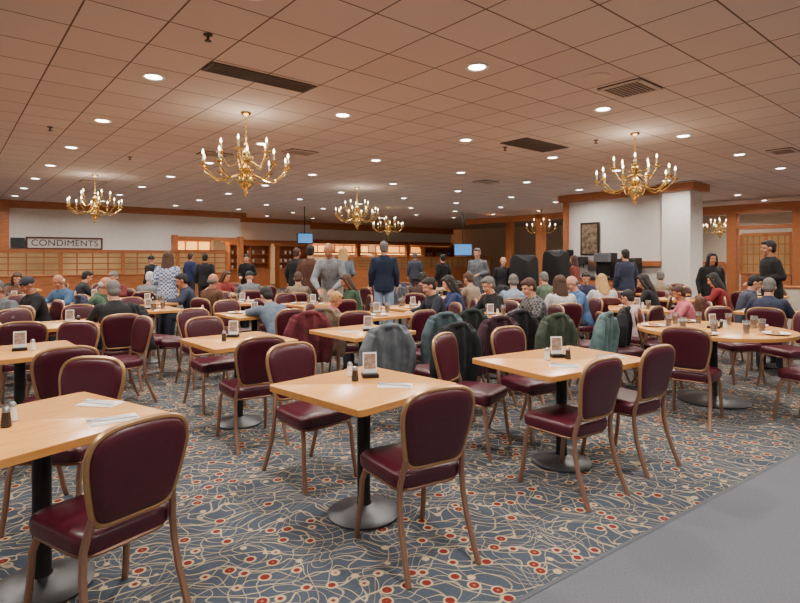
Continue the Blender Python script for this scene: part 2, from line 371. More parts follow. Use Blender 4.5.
# coffee station
x,y=uv(14.3,8.4); o=empty('beverage_station',(x,y,0),A-math.pi/2)
ob('cabinet_body',MB().box((0,0,.44),(2.8,.7,.88)),crown,o,smooth=False,bev=.01)
ob('countertop',MB().box((0,0,.9),(2.9,.78,.05)),mat('dark_counter',(40,36,36),.3),o,smooth=False,bev=.01)
for i in range(3): ob('cabinet_door',MB().box((-.93+i*.93,-.36,.42),(.86,.03,.74)),wood('door_oak%d'%i,(150,86,48),(190,122,74)),o,smooth=False,bev=.01)
tag(o,'oak beverage counter with dark top against the wall','counter')
for k,uu in enumerate((-1.05,-.35,.35,1.05)):
    m_=Matrix.Rotation(A-math.pi/2,3,'Z')@V((uu,0,0)); hh=(.8,.62,.7,.56)[k]; o=empty('drink_dispenser',(x+m_.x,y+m_.y,.925),A-math.pi/2)
    ob('dispenser_body',MB().box((0,.1,hh/2),(.44,.4,hh)),(blackm,steel,blackm,blackm)[k],o,smooth=False,bev=.02)
    ob('dispenser_head',MB().box((0,-.14,hh-.14),(.44,.2,.24)),mat('dispenser_front%d'%(k%2),(46,44,48) if k%2 else (110,112,118),.35),o,smooth=False,bev=.02)
    ob('drip_tray',MB().box((0,-.14,.03),(.4,.22,.05)),steel,o,smooth=False,bev=.005)
    sp=MB()
    for q in range(3): sp.tube([(-.12+.12*q,-.16,hh-.26),(-.12+.12*q,-.16,hh-.34)],.018,8)
    ob('spout',sp,blackm,o); tag(o,'drink dispenser with spouts on the beverage counter','drink dispenser','drink dispensers')

# black draped racks
CART=[]
for b,d,hh,w_ in((556,12.9,1.6,.28),(524,12.2,1.5,.28)):
    x,y=at(b,d); CART.append(V((x,y))); mb=MB(); rings=[]
    for z,s in((0,1.06),(.4,1.03),(.9,1.0),(hh-.3,.97),(hh-.1,.93),(hh-.02,.8),(hh,.35)):
        r=[]
        for i in range(64):
            t=2*math.pi*i/64; c,s_=math.cos(t),math.sin(t); q=(abs(c)**5+abs(s_)**5)**(-1/5)*s*(1+.05*math.sin(i*1.57)*(hh-z)/hh)
            r.append((w_*q*c,.26*q*s_,z+.06*math.sin(2*t+b)*(z>hh-.4)))
        rings.append(r)
    mb.loft(rings); o=empty('covered_rack',(x,y,0),A); ob('black_cover',mb,mat('black_cloth',(12,12,14),.9,var=.2),o); tag(o,'tall rack draped with a loose black cloth cover','covered rack')

# ---------------- chandelier
def chandelier():
    o=empty('chandelier')
    ob('ceiling_canopy',MB().lathe([(.0,-.06),(.03,-.055),(.07,-.02),(.075,0)],20),brass,o)
    mb=MB(); z=-.05
    while z>-.42:
        mb.tube([(.012*math.cos(t) if (int(z/.036)%2) else 0,0 if (int(z/.036)%2) else .012*math.cos(t),z-.022+.026*math.sin(t)) for t in [2*math.pi*i/10 for i in range(10)]],.004,5,closed=True); z-=.036
    mb.tube([(0,0,-.03),(0,0,-.45)],.004,6)
    ob('chain',mb,brass,o)
    prof=[(.0,-1.16),(.02,-1.15),(.03,-1.12),(.015,-1.09),(.05,-1.06),(.10,-1.0),(.115,-.95),(.10,-.89),(.05,-.85),(.03,-.83),(.06,-.80),(.075,-.77),(.04,-.73),(.025,-.7),(.03,-.64),(.055,-.6),(.06,-.56),(.03,-.52),(.018,-.48),(.028,-.45),(.012,-.42),(0,-.41)]
    ob('central_baluster',MB().lathe(prof,24),brass,o)
    for n,R,zo,zt,off in((10,.58,-.86,-.76,0),(5,.33,-.68,-.56,.3)):
        am=None
        for i in range(n):
            a=2*math.pi*i/n+off
            if am is None:
                mb=MB(); pts=[]
                for k in range(13):
                    t=k/12; x=.04+(R-.04)*(t**.9); zz=zo+(zt-zo-.04)*t+ -.13*math.sin(math.pi*min(1,t*1.15))*(1-.2*t)+.05*math.sin(2*math.pi*t)
                    pts.append((x,0,zz))
                pts[-1]=(R,0,zt-.02); pts[-2]=(R-.01,0,zt-.06)
                mb.tube(pts,.011,8)
                mb.tube([(.08+.03*math.cos(t),0,zo+.035+.03*math.sin(t)) for t in [k*.55 for k in range(9)]],.006,6)
                mb.lathe([(.012,-.03),(.05,-.012),(.055,0),(.02,.003),(.018,.03),(.02,.035)],14,(R,0,zt))
                am=mb.mesh('chandelier_arm',brass); cm=MB().lathe([(.013,.03),(.013,.12),(0,.122)],10,(R,0,zt)).mesh('candle',cream); bm_=MB().lathe([(.006,.12),(.015,.14),(.013,.16),(.003,.19)],10,(R,0,zt)).mesh('bulb',bulbm)
            q=ob('arm',am,None,o,rz=a); ob('candle_sleeve',cm,None,q); ob('flame_bulb',bm_,None,q)
    return tag(o,'brass two-tier chandelier with lit candle bulbs on a chain','chandelier','brass chandeliers')
ch=chandelier(); PROTO.append(ch)
for b,d,s,en_ in((246,7.3,.97,16),(635,8.5,.97,16),(95,12.8,.97,16),(357,15,1,16),(388,21,1,0),(720,22,1,0),(541,22,1,0)):
    x,y=at(b,d); dup(ch,(x,y,CEIL),random.random(),s)
    if en_:
        ld=bpy.data.lights.new('chandelier_lamp','POINT'); ld.energy=en_; ld.color=(1,.85,.66); ld.shadow_soft_size=.3
        lo=bpy.data.objects.new('chandelier_lamp',ld); COL.objects.link(lo); lo.location=(x,y,CEIL-.35)

# ---------------- chair
def rrect(pts,rad,n=5):
    out=[]; K=len(pts)
    for i in range(K):
        p=V(pts[i]); a=(V(pts[i-1])-p).normalized(); b=(V(pts[(i+1)%K])-p).normalized()
        s=p+a*rad; t=p+b*rad
        for k in range(n+1):
            q=k/n; out.append(s*(1-q)**2+p*2*q*(1-q)+t*q*q)
    return out
def by(z): return -.205-(z-.45)*.17
def chair():
    o=empty('dining_chair')
    out=rrect([(-.195,-.2),(.195,-.2),(.225,.225),(-.225,.225)],.08)
    rings=[]
    for z,s in((.405,.93),(.412,.985),(.43,1),(.462,1),(.478,.965),(.489,.88),(.494,.7),(.496,.35)):
        rings.append([(p.x*s,(p.y-.01)*s+.01,z) for p in out])
    ob('seat',MB().loft(rings),burg,o)
    ap=MB().tube([(p.x*.9,p.y*.9,.398) for p in out],.011,6,closed=True); ob('seat_frame',ap,bronze,o)
    half=[(0,.515),(.09,.515),(.135,.522),(.162,.55),(.178,.61),(.196,.70),(.205,.77),(.2,.82),(.18,.86),(.14,.885),(.08,.897),(0,.9)]
    full=half+[(-x,z) for x,z in reversed(half[1:-1])]
    fine=[]
    K=len(full)
    for i in range(K):
        p0,p1,p2,p3=[V(full[(i+j)%K]) for j in(-1,0,1,2)]
        for t in(0,.5):
            fine.append(.5*((2*p1)+(-p0+p2)*t+(2*p0-5*p1+4*p2-p3)*t*t+(-p0+3*p1-3*p2+p3)*t**3))
    rings=[]
    for dy,s in((-.03,.3),(-.029,.75),(-.024,.9),(-.012,.965),(.0,.98),(.012,.965),(.022,.9),(.026,.75),(.027,.3)):
        rings.append([(p.x*s,by(.71+(p.y-.71)*s)+dy,.71+(p.y-.71)*s) for p in fine])
    ob('backrest',MB().loft(rings),burg,o)
    ob('backrest_frame',MB().tube([(p.x,by(p.y),p.y) for p in fine],(.014),8,closed=True),goldf,o)
    for s in(-1,1):
        pts=[(s*.165,by(.56),.56),(s*.175,by(.5)+.004,.5),(s*.185,-.195,.43),(s*.19,-.2,.34),(s*.195,-.225,.22),(s*.2,-.27,.1),(s*.205,-.315,.0)]
        ob('leg',MB().tube(pts,.0155,8),bronze,o)
        pts=[(s*.19,.16,.40),(s*.2,.19,.33),(s*.205,.2,.2),(s*.21,.215,.1),(s*.215,.235,0)]
        ob('leg',MB().tube(pts,.0155,8),bronze,o)
    return o
CH=chair(); PROTO.append(CH)
CHP=[]
def place_chair(x,y,az,lab='burgundy vinyl banquet chair with rounded back and bronze frame'):
    n=dup(CH,(x,y,0),math.radians(az-90),.96); tag(n,lab,'chair','banquet chairs'); CHP.append((x,y)); return n

# ---------------- tables
def table(w,l,round_=0):
    o=empty('dining_table')
    if round_: out=[V((round_*math.cos(t),round_*math.sin(t))) for t in [2*math.pi*i/48 for i in range(48)]]
    else: out=rrect([(-w/2,-l/2),(w/2,-l/2),(w/2,l/2),(-w/2,l/2)],.03,4)
    ob('table_edge',MB().loft([[(p.x*s,p.y*s,z) for p in out] for z,s in((.712,.99),(.715,1),(.744,1))]),topedge,o)
    ob('tabletop',MB().loft([[(p.x*s,p.y*s,z) for p in out] for z,s in((.744,1),(.7485,1),(.75,.994))]),toplam,o)
    ob('pedestal_column',MB().lathe([(.05,.03),(.045,.06),(.038,.08),(.038,.68),(.06,.69),(.2 ,.7),(.2,.712)],20),blackm,o)
    k=1.0 if not round_ else 1.6
    ob('pedestal_base',MB().lathe([(.205*k,0),(.21*k,.014),(.19*k,.026),(.12*k,.04),(.07,.052),(.05,.062)],32),castm,o)
    return o
TS=table(.78,.78); TR=table(1.07,.75); TO=table(0,0,.73); PROTO+=[TS,TR,TO]
TABS=[]
def place_table(p,x,y,az,lab):
    n=dup(p,(x,y,0),math.radians(az)); tag(n,lab,'table','dining tables'); TABS.append((x,y,az)); return n
SQ='square maple laminate dining table on a black pedestal'
place_table(TS,-1.61,2.45,58,'square maple laminate table set with napkins and shakers'); place_table(TS,-.21,3.16,47,'square maple laminate table with menu card and napkin'); place_table(TR,1.17,3.95,33,'rectangular maple laminate table on a black pedestal')
place_table(TS,-1.45,4.9,42,SQ); place_table(TS,-.38,5.5,42,SQ); place_table(TO,3.25,5.65,0,'round maple laminate table crowded with glasses and plates'); place_table(TS,-3.0,4.3,42,SQ); place_table(TS,-3.7,6.1,42,SQ)
CL=[(-1.2,2.22,146),(-1.9,3.1,268),(.06,2.80,120),(-.6,3.72,-46),(-1.22,4.45,124),(-1.85,5.45,-48),(-2.85,5.5,230),(-2.46,3.95,130),(-3.1,5.0,270),(-3.75,5.45,120),
(.58,4.28,-32),(1.1,4.62,-57),(1.09,3.54,125),(1.66,4.02,124),(2.68,5.0,50),(3.72,4.9,115),(-.25,4.95,122),(.34,5.05,125)]
for c in CL: place_chair(*c)
JL=[(430,5.95,120,(70,88,92),'slate'),(483,5.6,115,(58,30,38),'dark plum'),(537,5.85,120,(62,72,58),'olive'),(581,5.95,140,(88,112,112),'pale teal'),(600,6.5,150,(22,22,26),'black'),(300,6.05,120,(96,34,44),'red print'),(322,6.5,100,(120,104,88),'tan'),(503,6.2,120,(30,28,32),'charcoal'),(155,7.0,60,(40,40,46),'dark grey'),(456,6.3,120,(34,40,36),'forest green')]
for b,d,az in [(j[0],j[1],j[2]) for j in JL]+[(625,6.1,0),(350,6.5,110),(662,6.5,-30),(735,6.6,-80),(790,6.15,190),(203,6.4,-45),(180,6.9,200),(75,6.9,-70),(25,6.4,-30)]:
    x,y=at(b,d); place_chair(x,y,az)

# ---------------- jackets on chairs
mb=MB(); rings=[]
for z,rx,ry in((.925,.10,.03),(.915,.17,.045),(.87,.215,.055),(.78,.228,.065),(.66,.232,.068),(.54,.24,.075),(.42,.25,.08),(.36,.24,.07)):
    rings.append([(rx*math.cos(2*math.pi*i/40)*(1+.05*math.sin(i*2.3)),by(z)+ry*math.sin(2*math.pi*i/40)*(1+.35*math.sin(i*1.7+z*6)),z+.012*math.sin(i)) for i in range(40)])
mb.loft(rings)
for s in(-1,1):
    mb.tube([(s*.18,by(.86)-.02,.86),(s*.24,by(.7)-.05,.72),(s*.25,by(.55)-.06,.55),(s*.22,by(.4)-.06,.36)],[.045,.055,.05,.04],10)
mb.tube([(-.11,by(.93)+.02,.89),(-.08,by(.93)-.03,.93),(0,by(.93)-.05,.94),(.08,by(.93)-.03,.93),(.11,by(.93)+.02,.89)],.026,8)
mb.ell((0,by(.93),.91),(.1,.05,.035))
JK=remesh(mb,.010,2,'jacket_mesh')
def jacket(x,y,az,col,nm):
    m=mat('cloth_'+nm,col,.9,var=.3,scale=14,bump=.35)
    if len(JK.materials)==0: JK.materials.append(m)
    o=ob('draped_jacket',JK,None,loc=(x,y,0.0),rz=math.radians(az-90)); o.scale=(.96,)*3
    o.material_slots[0].link='OBJECT'; o.material_slots[0].material=m
    tag(o,nm+' jacket draped over the back of a chair','jacket','jackets on chairs')
jacket(-.25,4.95,122,(100,106,112),'grey'); jacket(.34,5.05,125,(34,38,40),'dark green')
for b,d,az,c,nm in JL:
    x,y=at(b,d); jacket(x,y,az,c,nm)

# ---------------- people
def limb_up(th): return V((0,math.sin(th),math.cos(th)))
POSES={
'stand':dict(pel=(0,0,.95),th=.03,el=[(-.23,-.03,1.14),(.23,-.03,1.14)],wr=[(-.24,.06,.9),(.24,.06,.9)],kn=[(-.1,.02,.5),(.1,.03,.5)],an=[(-.11,-.03,.09),(.11,.02,.09)]),
'carry':dict(pel=(0,0,.95),th=.06,el=[(-.23,-.04,1.14),(.23,-.04,1.14)],wr=[(-.13,.24,1.1),(.13,.24,1.06)],kn=[(-.1,.06,.5),(.1,0,.5)],an=[(-.11,.06,.09),(.11,-.12,.09)]),
'stoop':dict(pel=(0,-.1,.93),th=.42,el=[(-.25,.16,1.04),(.25,.16,1.04)],wr=[(-.12,.36,.9),(.12,.36,.9)],kn=[(-.1,.0,.5),(.1,.03,.5)],an=[(-.11,-.06,.09),(.11,-.02,.09)]),
'sit':dict(pel=(0,-.06,.585),th=.3,el=[(-.25,.17,.83),(.25,.17,.83)],wr=[(-.12,.38,.81),(.12,.38,.81)],kn=[(-.12,.36,.545),(.12,.36,.545)],an=[(-.12,.37,.09),(.12,.37,.09)]),
'reach':dict(pel=(0,-.04,.585),th=.72,el=[(-.24,.4,.86),(.2,.58,.86)],wr=[(-.08,.56,.81),(.16,.82,.82)],kn=[(-.12,.36,.545),(.12,.36,.545)],an=[(-.12,.34,.09),(.12,.34,.09)]),
'lap':dict(pel=(0,-.06,.585),th=.08,el=[(-.24,.0,.82),(.24,.0,.82)],wr=[(-.07,.24,.72),(.07,.22,.70)],kn=[(-.12,.36,.545),(.12,.36,.545)],an=[(-.12,.37,.09),(.12,.37,.09)]),
}
TR_=[(-.10,.125,.10),(-.04,.165,.12),(.05,.16,.115),(.15,.145,.105),(.27,.165,.118),(.38,.17,.112),(.43,.145,.09),(.465,.09,.066),(.51,.056,.06),(.57,.054,.058)]
skin=mat('skin_light',(200,144,116),.5,var=.06); skin2=mat('skin_tan',(172,116,88),.5,var=.06)
eyem=mat('eye_dark',(40,30,26),.2); lipm=mat('lips',(150,80,72),.5)
PP={}
def proto_person(kind):
    P=POSES[kind]; th=P['th']; up=limb_up(th); pel=V(P['pel']); X=V((1,0,0))
    sh=[pel+up*.415+X*s*.165 for s in(-1,1)]; hips=[pel+V((s*.09,0,-.03)) for s in(-1,1)]
    tilt=.25 if kind in('sit','stoop','reach') else .05
    neck=pel+up*.51; hu=limb_up(th*.45+tilt*.5); hc=neck+hu*.13+V((0,.02,0)); HM=Matrix.Rotation(-(th*.5+tilt),3,'X')
    def torso(mb,e,a,b):
        pts=[];r=[]
        for t,rx,ry in TR_:
            if a<=t<=b: pts.append(pel+up*t); r.append((rx+e,ry+e))
        mb.tube(pts,r,20,side=X)
    B=MB(); torso(B,0,-1,1)
    for i in(0,1):
        el,wr,kn,an=[V(P[k][i]) for k in('el','wr','kn','an')]
        B.seg(sh[i],el,.050,.041); B.seg(el,wr,.042,.027); B.seg(hips[i],kn,.085,.056); B.seg(kn,an,.056,.038)
        B.ell(an+V((0,.07,-.05)),(.035,.11,.035))
        d=(wr-el).normalized(); s=-1 if i==0 else 1
        ref=V((s,0,0)) if abs(d.z)>.8 else V((0,0,1))
        if kind in('sit','reach','lap'): d=(d+V((0,.3,-d.z))).normalized()
        n=(ref-d*ref.dot(d)).normalized(); sv=d.cross(n)*(-1 if i==0 else 1)
        if abs(d.z)<=.8: sv=(X*(-s)-d*(X*(-s)).dot(d)).normalized()
        M=Matrix((sv,d,n)).transposed()
        B.ell(wr+d*.05,(.038,.055,.017),12,8,M)
        for k,(of,ln) in enumerate(((.028,.062),(.010,.078),(-.009,.073),(-.027,.056))):
            b0=wr+d*.085+sv*of; b1=b0+d*ln*.55-n*.006; b2=b1+d*ln*.4-n*.022
            B.seg(b0,b1,.0095,.009); B.seg(b1,b2,.009,.0075)
        b0=wr+d*.03+sv*.032; b1=b0+sv*.022+d*.03-n*.01; b2=b1+d*.03-n*.008; B.seg(b0,b1,.012,.010); B.seg(b1,b2,.010,.008)
    def hp(c): return hc+HM@V(c)
    B.ell(hp((0,-.008,.02)),(.075,.093,.098),20,14,HM); B.ell(hp((0,.028,-.035)),(.057,.062,.082),16,12,HM); B.ell(hp((0,.062,-.092)),(.028,.024,.024),10,8,HM)
    B.ell(hp((0,.092,-.012)),(.010,.014,.026),8,8,HM); B.ell(hp((0,.1,-.03)),(.016,.014,.011),8,8,HM)
    for s in(-1,1):
        B.ell(hp((s*.076,-.005,-.005)),(.011,.02,.032),8,8,HM); B.ell(hp((s*.03,.076,.03)),(.025,.012,.008),8,6,HM); B.ell(hp((s*.036,.062,-.035)),(.024,.022,.02),8,6,HM)
    B.tube([neck-up*.04,hc-hu*.03],[.058,.052],12)
    me=remesh(B,.0068,2,'body')
    Q=MB(); Q.add([v.co[:] for v in me.vertices],[tuple(p.vertices) for p in me.polygons])
    Q.cur=1
    for s in(-1,1): Q.ell(hp((s*.031,.0815,.012)),(.010,.006,.0055),8,6,HM)
    Q.cur=2; Q.ell(hp((0,.089,-.062)),(.021,.006,.0045),10,6,HM)
    bm=Q.mesh('person_body',[skin,eyem,lipm],ang=180)
    body=ob('person',bm,None); PROTO.append(body)
    T=MB(); torso(T,.022,-.101,.30)
    T.tube([pel+up*(-.15 if kind in('stand','carry','stoop') else -.1),pel+up*(-.04)],[(.175,.135),(.19,.145)],20,side=X)
    T.tube([pel+up*t for t in(.27,.38,.43,.465,.49,.51)],[(.19,.142),(.198,.136),(.178,.118),(.125,.096),(.086,.084),(.074,.077)],20,side=X)
    for i in(0,1):
        el,wr=V(P['el'][i]),V(P['wr'][i]); T.seg(sh[i],el,.074,.058); T.seg(el,el.lerp(wr,.93),.06,.042)
    top=remesh(T,.011,2,'top')
    Lm=MB(); Lm.tube([pel+V((0,0,-.1)),pel+V((0,0,-.03)),pel+up*.08],[(.13,.11),(.178,.13),(.168,.122)],20,side=X)
    for i in(0,1):
        kn,an=V(P['kn'][i]),V(P['an'][i]); Lm.seg(hips[i],kn,.098,.074); Lm.tube([kn,an+V((0,0,-.02))],[.074,.062],12); Lm.ell(kn,(.074,)*3)
    leg=remesh(Lm,.012,3,'trousers')
    ob('shirt',top,white,body); ob('trousers',leg,blackm,body)
    for i in(0,1):
        an=V(P['an'][i]); c=an+V((0,.065,0)); s=MB(); s.ell((c.x,c.y,.045),(.052,.145,.06),16,10); s.ell((c.x,c.y-.07,.07),(.045,.06,.06),12,8)
        s.v=[(a,b,max(c_,0)) for a,b,c_ in s.v]; ob('shoe',s,mat('shoe_dark',(40,34,32),.6),body)
    hair={}
    M1=MB(); M1.ell(hp((0,-.024,.036)),(.083,.098,.098),20,14,HM); M1.ell(hp((0,-.05,-.02)),(.074,.06,.075),16,10,HM); M1.ell(hp((0,.045,.09)),(.06,.045,.03),12,8,HM); hair['short']=remesh(M1,.009,2,'hair')
    M2=MB(); M2.v=list(M1.v); M2.f=list(M1.f); M2.m=list(M1.m)
    M2.tube([hp((0,-.03,.05)),hp((0,-.05,-.05)),hp((0,-.075,-.16)),hp((0,-.09,-.27)),hp((0,-.09,-.32))],[(.085,.08),(.092,.07),(.1,.055),(.085,.042),(.05,.03)],16,side=X)
    for s in(-1,1): M2.tube([hp((s*.06,.02,.07)),hp((s*.08,.02,-.02)),hp((s*.085,.0,-.12)),hp((s*.08,-.03,-.2))],[.03,.026,.03,.02],10)
    hair['long']=remesh(M2,.009,2,'long_hair')
    M3=MB(); M3.ell(hp((0,-.012,.05)),(.086,.104,.086),20,14,HM); M3.ell(hp((0,.1,.07)),(.062,.065,.008),16,6,HM); hair['cap']=remesh(M3,.008,1,'cap')
    M4=MB(); M4.ell(hp((0,-.045,-.01)),(.081,.062,.055),16,10,HM); hair['bald']=remesh(M4,.009,2,'hair_fringe')
    for h in hair.values(): h.materials.append(skin)
    PP[kind]=(body,hair)
for k in POSES: proto_person(k)
def plaid(name,c1,c2):
    if name in MC: return MC[name]
    m=mat(name,c1,.85); nt=m.node_tree; N=nt.nodes.new; L=nt.links.new; tc=N('ShaderNodeTexCoord'); ch_=N('ShaderNodeTexChecker'); ch_.inputs['Scale'].default_value=28
    ch_.inputs[1].default_value=(*lin(c1),1); ch_.inputs[2].default_value=(*lin(c2),1); L(tc.outputs['Object'],ch_.inputs[0]); L(ch_.outputs[0],nt.nodes['Principled BSDF'].inputs['Base Color']); return m
def setm(o,m): o.material_slots[0].link='OBJECT'; o.material_slots[0].material=m
HC={'w':(196,192,186),'g':(104,100,96),'d':(28,22,20),'b':(70,44,30),'y':(178,138,84)}
def cloth(c,desc):
    if isinstance(c[0],tuple): return plaid('plaid_'+desc,c[0],c[1])
    return mat('cloth_'+desc,tuple(x*.88 for x in c),.9,var=.22,scale=18,bump=.3)
def person(x,y,az,kind,col,desc,hs='short',hc='g',sc=1,tr=(44,48,62),hatc=(40,44,54),chair=True):
    body,hair=PP[kind]
    n=dup(body,(x,y,0),math.radians(az-90),sc)
    n.material_slots[0].link='OBJECT'; n.material_slots[0].material=skin if random.random()<.7 else skin2
    for c in KIDS[n]:
        if c.name.startswith('shirt'): setm(c,cloth(col,desc))
        if c.name.startswith('trousers'): setm(c,mat('trousers_%d_%d_%d'%tr,tr,.9,var=.12))
    nm={'short':'hair','long':'hair','cap':'baseball_cap','bald':'hair'}[hs]
    h=ob(nm,hair[hs],None,n); setm(h,mat('hair_'+hc,HC[hc],.7,var=.3,scale=60) if hs!='cap' else mat('hat_%d'%hatc[2],hatc,.8))
    pos={'stand':'standing upright','carry':'standing, hands held forward','stoop':'standing bent forward','sit':'seated, forearms on table','reach':'seated, reaching across a table','lap':'seated, hands in lap'}[kind]
    hd={'short':'short-haired','long':'long-haired','cap':'cap-wearing','bald':'balding'}[hs]
    tag(n,'%s person in %s top, %s'%(hd,desc,pos),'person')
    if kind in('sit','reach','lap'): place_chair(x,y,az)
    return n
SE=[(4,5.9,20,'sit',(120,126,136),'grey','short','g'),(38,7.7,-50,'sit',(26,28,34),'black','cap','d'),(66,8.9,-90,'sit',(74,110,150),'light blue','bald','w'),(95,7.3,-50,'sit',(66,94,74),'sage green','bald','w'),
(116,6.15,130,'sit',(24,26,30),'black hooded','short','g'),(148,9.3,100,'sit',(130,130,136),'pale grey','short','w'),(190,9.2,-110,'sit',(50,56,80),'navy','short','d'),(213,8.5,110,'lap',(96,60,40),'brown','bald','g'),
(280,6.7,178,'reach',(104,120,138),'blue-grey sweater','short','d'),(328,6.9,-85,'sit',(206,120,130),'pink','short','y',.78),(298,9.4,100,'sit',(130,100,72),'tan','short','b'),(354,8.9,150,'sit',(50,76,54),'green','long','b'),
(438,7.4,160,'sit',(30,34,48),'dark navy','short','d'),(457,8.2,230,'sit',(40,54,100),'blue','long','d'),(496,7.3,205,'sit',(24,24,26),'black','short','g'),(514,8.5,-90,'sit',(150,164,184),'pale blue','short','g'),
(538,7.05,120,'sit',((50,50,54),(110,108,106)),'grey patterned','short','b'),(560,7.4,100,'lap',(216,214,210),'white','long','b'),(580,8.0,190,'sit',(80,116,164),'sky blue','bald','g'),(604,8.6,200,'sit',(186,186,188),'white','long','y'),
(636,7.1,130,'sit',(220,190,196),'pale pink','short','d',.8),(652,8.9,100,'sit',(34,30,34),'charcoal','long','d'),(688,7.7,160,'sit',(222,120,130),'rose pink','short','b',.82),(722,8.8,100,'sit',(140,36,42),'red','long','d'),
(768,6.9,165,'sit',(28,34,54),'navy','short','g'),(745,8.4,-30,'sit',(70,74,90),'slate blue','short','d'),(420,9.7,90,'sit',(66,40,38),'maroon','short','d'),(474,9.6,120,'sit',(150,130,110),'taupe','short','b'),(18,10.2,-60,'sit',(120,86,70),'rust','long','b'),(118,10.6,90,'sit',(120,40,44),'crimson','short','g'),(250,10.6,110,'sit',(80,82,88),'grey','cap','d'),(548,9.9,110,'sit',(90,110,90),'moss green','short','g'),(585,10.4,200,'sit',(60,60,90),'indigo','short','d'),(660,10.6,80,'sit',(150,130,110),'beige','short','g'),(80,10.9,-70,'sit',(60,60,70),'dark grey','short','d'),(222,11.6,-70,'sit',(150,60,60),'brick','long','b')]
ST=[(384,10.4,92,'stand',(22,36,62),'navy coat','short','g',1.05,(140,158,186)),(331,9.4,-95,'stoop',(140,146,154),'grey polo','bald','g',1.06,(150,140,124)),(310,10.6,80,'stand',(84,50,36),'brown sweater','short','d',1.01,(44,44,50)),(343,12.0,95,'carry',(108,116,130),'blue-grey','long','y',1,(50,56,80)),
(296,12.8,70,'stand',(40,44,56),'black','short','b',1.0,(40,40,48)),(167,9.3,95,'carry',((190,196,210),(72,94,136)),'blue plaid','long','b',.93,(36,38,46)),(205,14,100,'stand',(30,30,36),'black apron','short','d',.93,(30,30,36)),
(247,15,-90,'carry',(24,24,28),'black uniform','short','d',.92,(30,30,34)),(443,15.5,120,'stand',(30,32,38),'black uniform','short','d',.92,(30,30,34)),(478,12.6,-120,'carry',(100,104,114),'grey','short','g',1,(70,72,84)),
(503,12.4,-90,'stand',(32,32,40),'charcoal','bald','g',.88,(40,40,44)),(575,13.4,150,'stand',(140,70,60),'brick red','long','b',.9,(40,44,60)),(626,11.3,100,'stand',(32,40,60),'navy','short','d',.97,(60,56,54)),
(711,9.9,-95,'stand',(24,24,26),'black dress','long','d',.92,(24,24,26)),(772,8.7,170,'carry',(22,22,26),'black uniform','short','d',1.03,(26,26,30)),(190,16.5,60,'stand',(60,80,120),'blue','short','b',.95,(50,50,60)),(415,18,90,'stand',(96,104,128),'slate blue','short','g',.97,(60,60,70)),(152,14.5,160,'stand',(30,34,44),'dark grey','cap','d',.9,(40,44,60))]
Ppl=[['s',b,d] for (b,d,*_) in [s[:2] for s in SE]]+[['t',b,d] for (b,d) in [s[:2] for s in ST]]
for it in range(40):
    mv=False
    for i in range(len(Ppl)):
        for j in range(i):
            a=V(at(Ppl[i][1],Ppl[i][2])); b=V(at(Ppl[j][1],Ppl[j][2]))
            if (a-b).length<.72:
                k=i if Ppl[i][2]>Ppl[j][2] else j; Ppl[k][2]+=.12; mv=True
    for i in range(len(Ppl)):
        a=V(at(Ppl[i][1],Ppl[i][2]))
        if any((a-V(c)).length<.55 for c in CHP): Ppl[i][2]+=.1; mv=True
    if not mv: break
PX=[V(at(p[1],p[2])) for p in Ppl]+CART
def tclear(c,me=None):
    for (x,y,_) in TABS:
        r=1.3 if (x,y)==(3.25,5.65) else 1.08
        if (V((x,y))-c).length<r: return False
    for i,p in enumerate(PX):
        if i!=me and (p-c).length<.7: return False
    for p in CHP:
        if (V(p)-c).length<.62: return False
    return True
faces=[]
for i,s in enumerate(SE):
    p=PX[i]; az=math.radians(s[2]); dr=V((math.cos(az),math.sin(az))); done=False
    near=[(V((x,y))-p) for x,y,_ in TABS if .58<(V((x,y))-p).length<1.05 and (V((x,y))-p).normalized().dot(dr)>.5]
    if near: q=min(near,key=lambda v:v.length); faces.append(math.degrees(math.atan2(q.y,q.x))); continue
    for da in(0,.35,-.35,.8,-.8,1.3,-1.3,2,-2,3):
        for r in(.66,.74):
            c=p+V((math.cos(az+da),math.sin(az+da)))*r
            if tclear(c,i):
                place_table(TS,c.x,c.y,40 if abs(da)>.1 else s[2],SQ); faces.append(s[2]+math.degrees(da)); done=True; break
        if done: break
    if not done: faces.append(s[2])
for b,d in [(245,7.3),(330,7.6),(190,7.8),(20,8.4),(120,8.4),(478,6.8),(560,6.6),(610,7.6),(665,8.0),(725,7.7),(790,8.2),(150,10.4),(400,8.2),(270,9.4),(450,9.2),(530,9.2),(630,9.8),(60,10.6),(330,11),(700,10.8),(200,11.8),(480,11.2),(580,11.8),(20,12.5),(110,12.5),(760,10.5),(660,12.4),(250,12.6),(430,13),(400,11.8)]:
    c=V(at(b,d))
    if tclear(c): place_table(TS,c.x,c.y,40,SQ)
for s,p,f in zip(SE,PX,faces): person(p.x,p.y,f,*s[3:8],sc=(s[8] if len(s)>8 else .92))
for s,p in zip(ST,PX[len(SE):]): person(p.x,p.y,*s[2:])
JC=[((30,32,38),'black quilted'),((50,62,52),'dark olive'),((40,48,66),'navy'),((88,60,44),'brown'),((74,78,84),'grey wool')]; jn=0
for x,y,az in TABS[6:]:
    if y<5: continue
    for k in range(4):
        a=math.radians(az+90*k); c=V((x,y))+V((math.cos(a),math.sin(a)))*.66
        if any((c-p).length<.62 for p in PX) or any((c-V(p)).length<.5 for p in CHP) or any((c-V((t[0],t[1]))).length<.6 for t in TABS): continue
        if random.random()<.88:
            place_chair(c.x,c.y,az+90*k+180)
            if random.random()<.36: q=JC[jn%5]; jn+=1; jacket(c.x,c.y,az+90*k+180,*q)

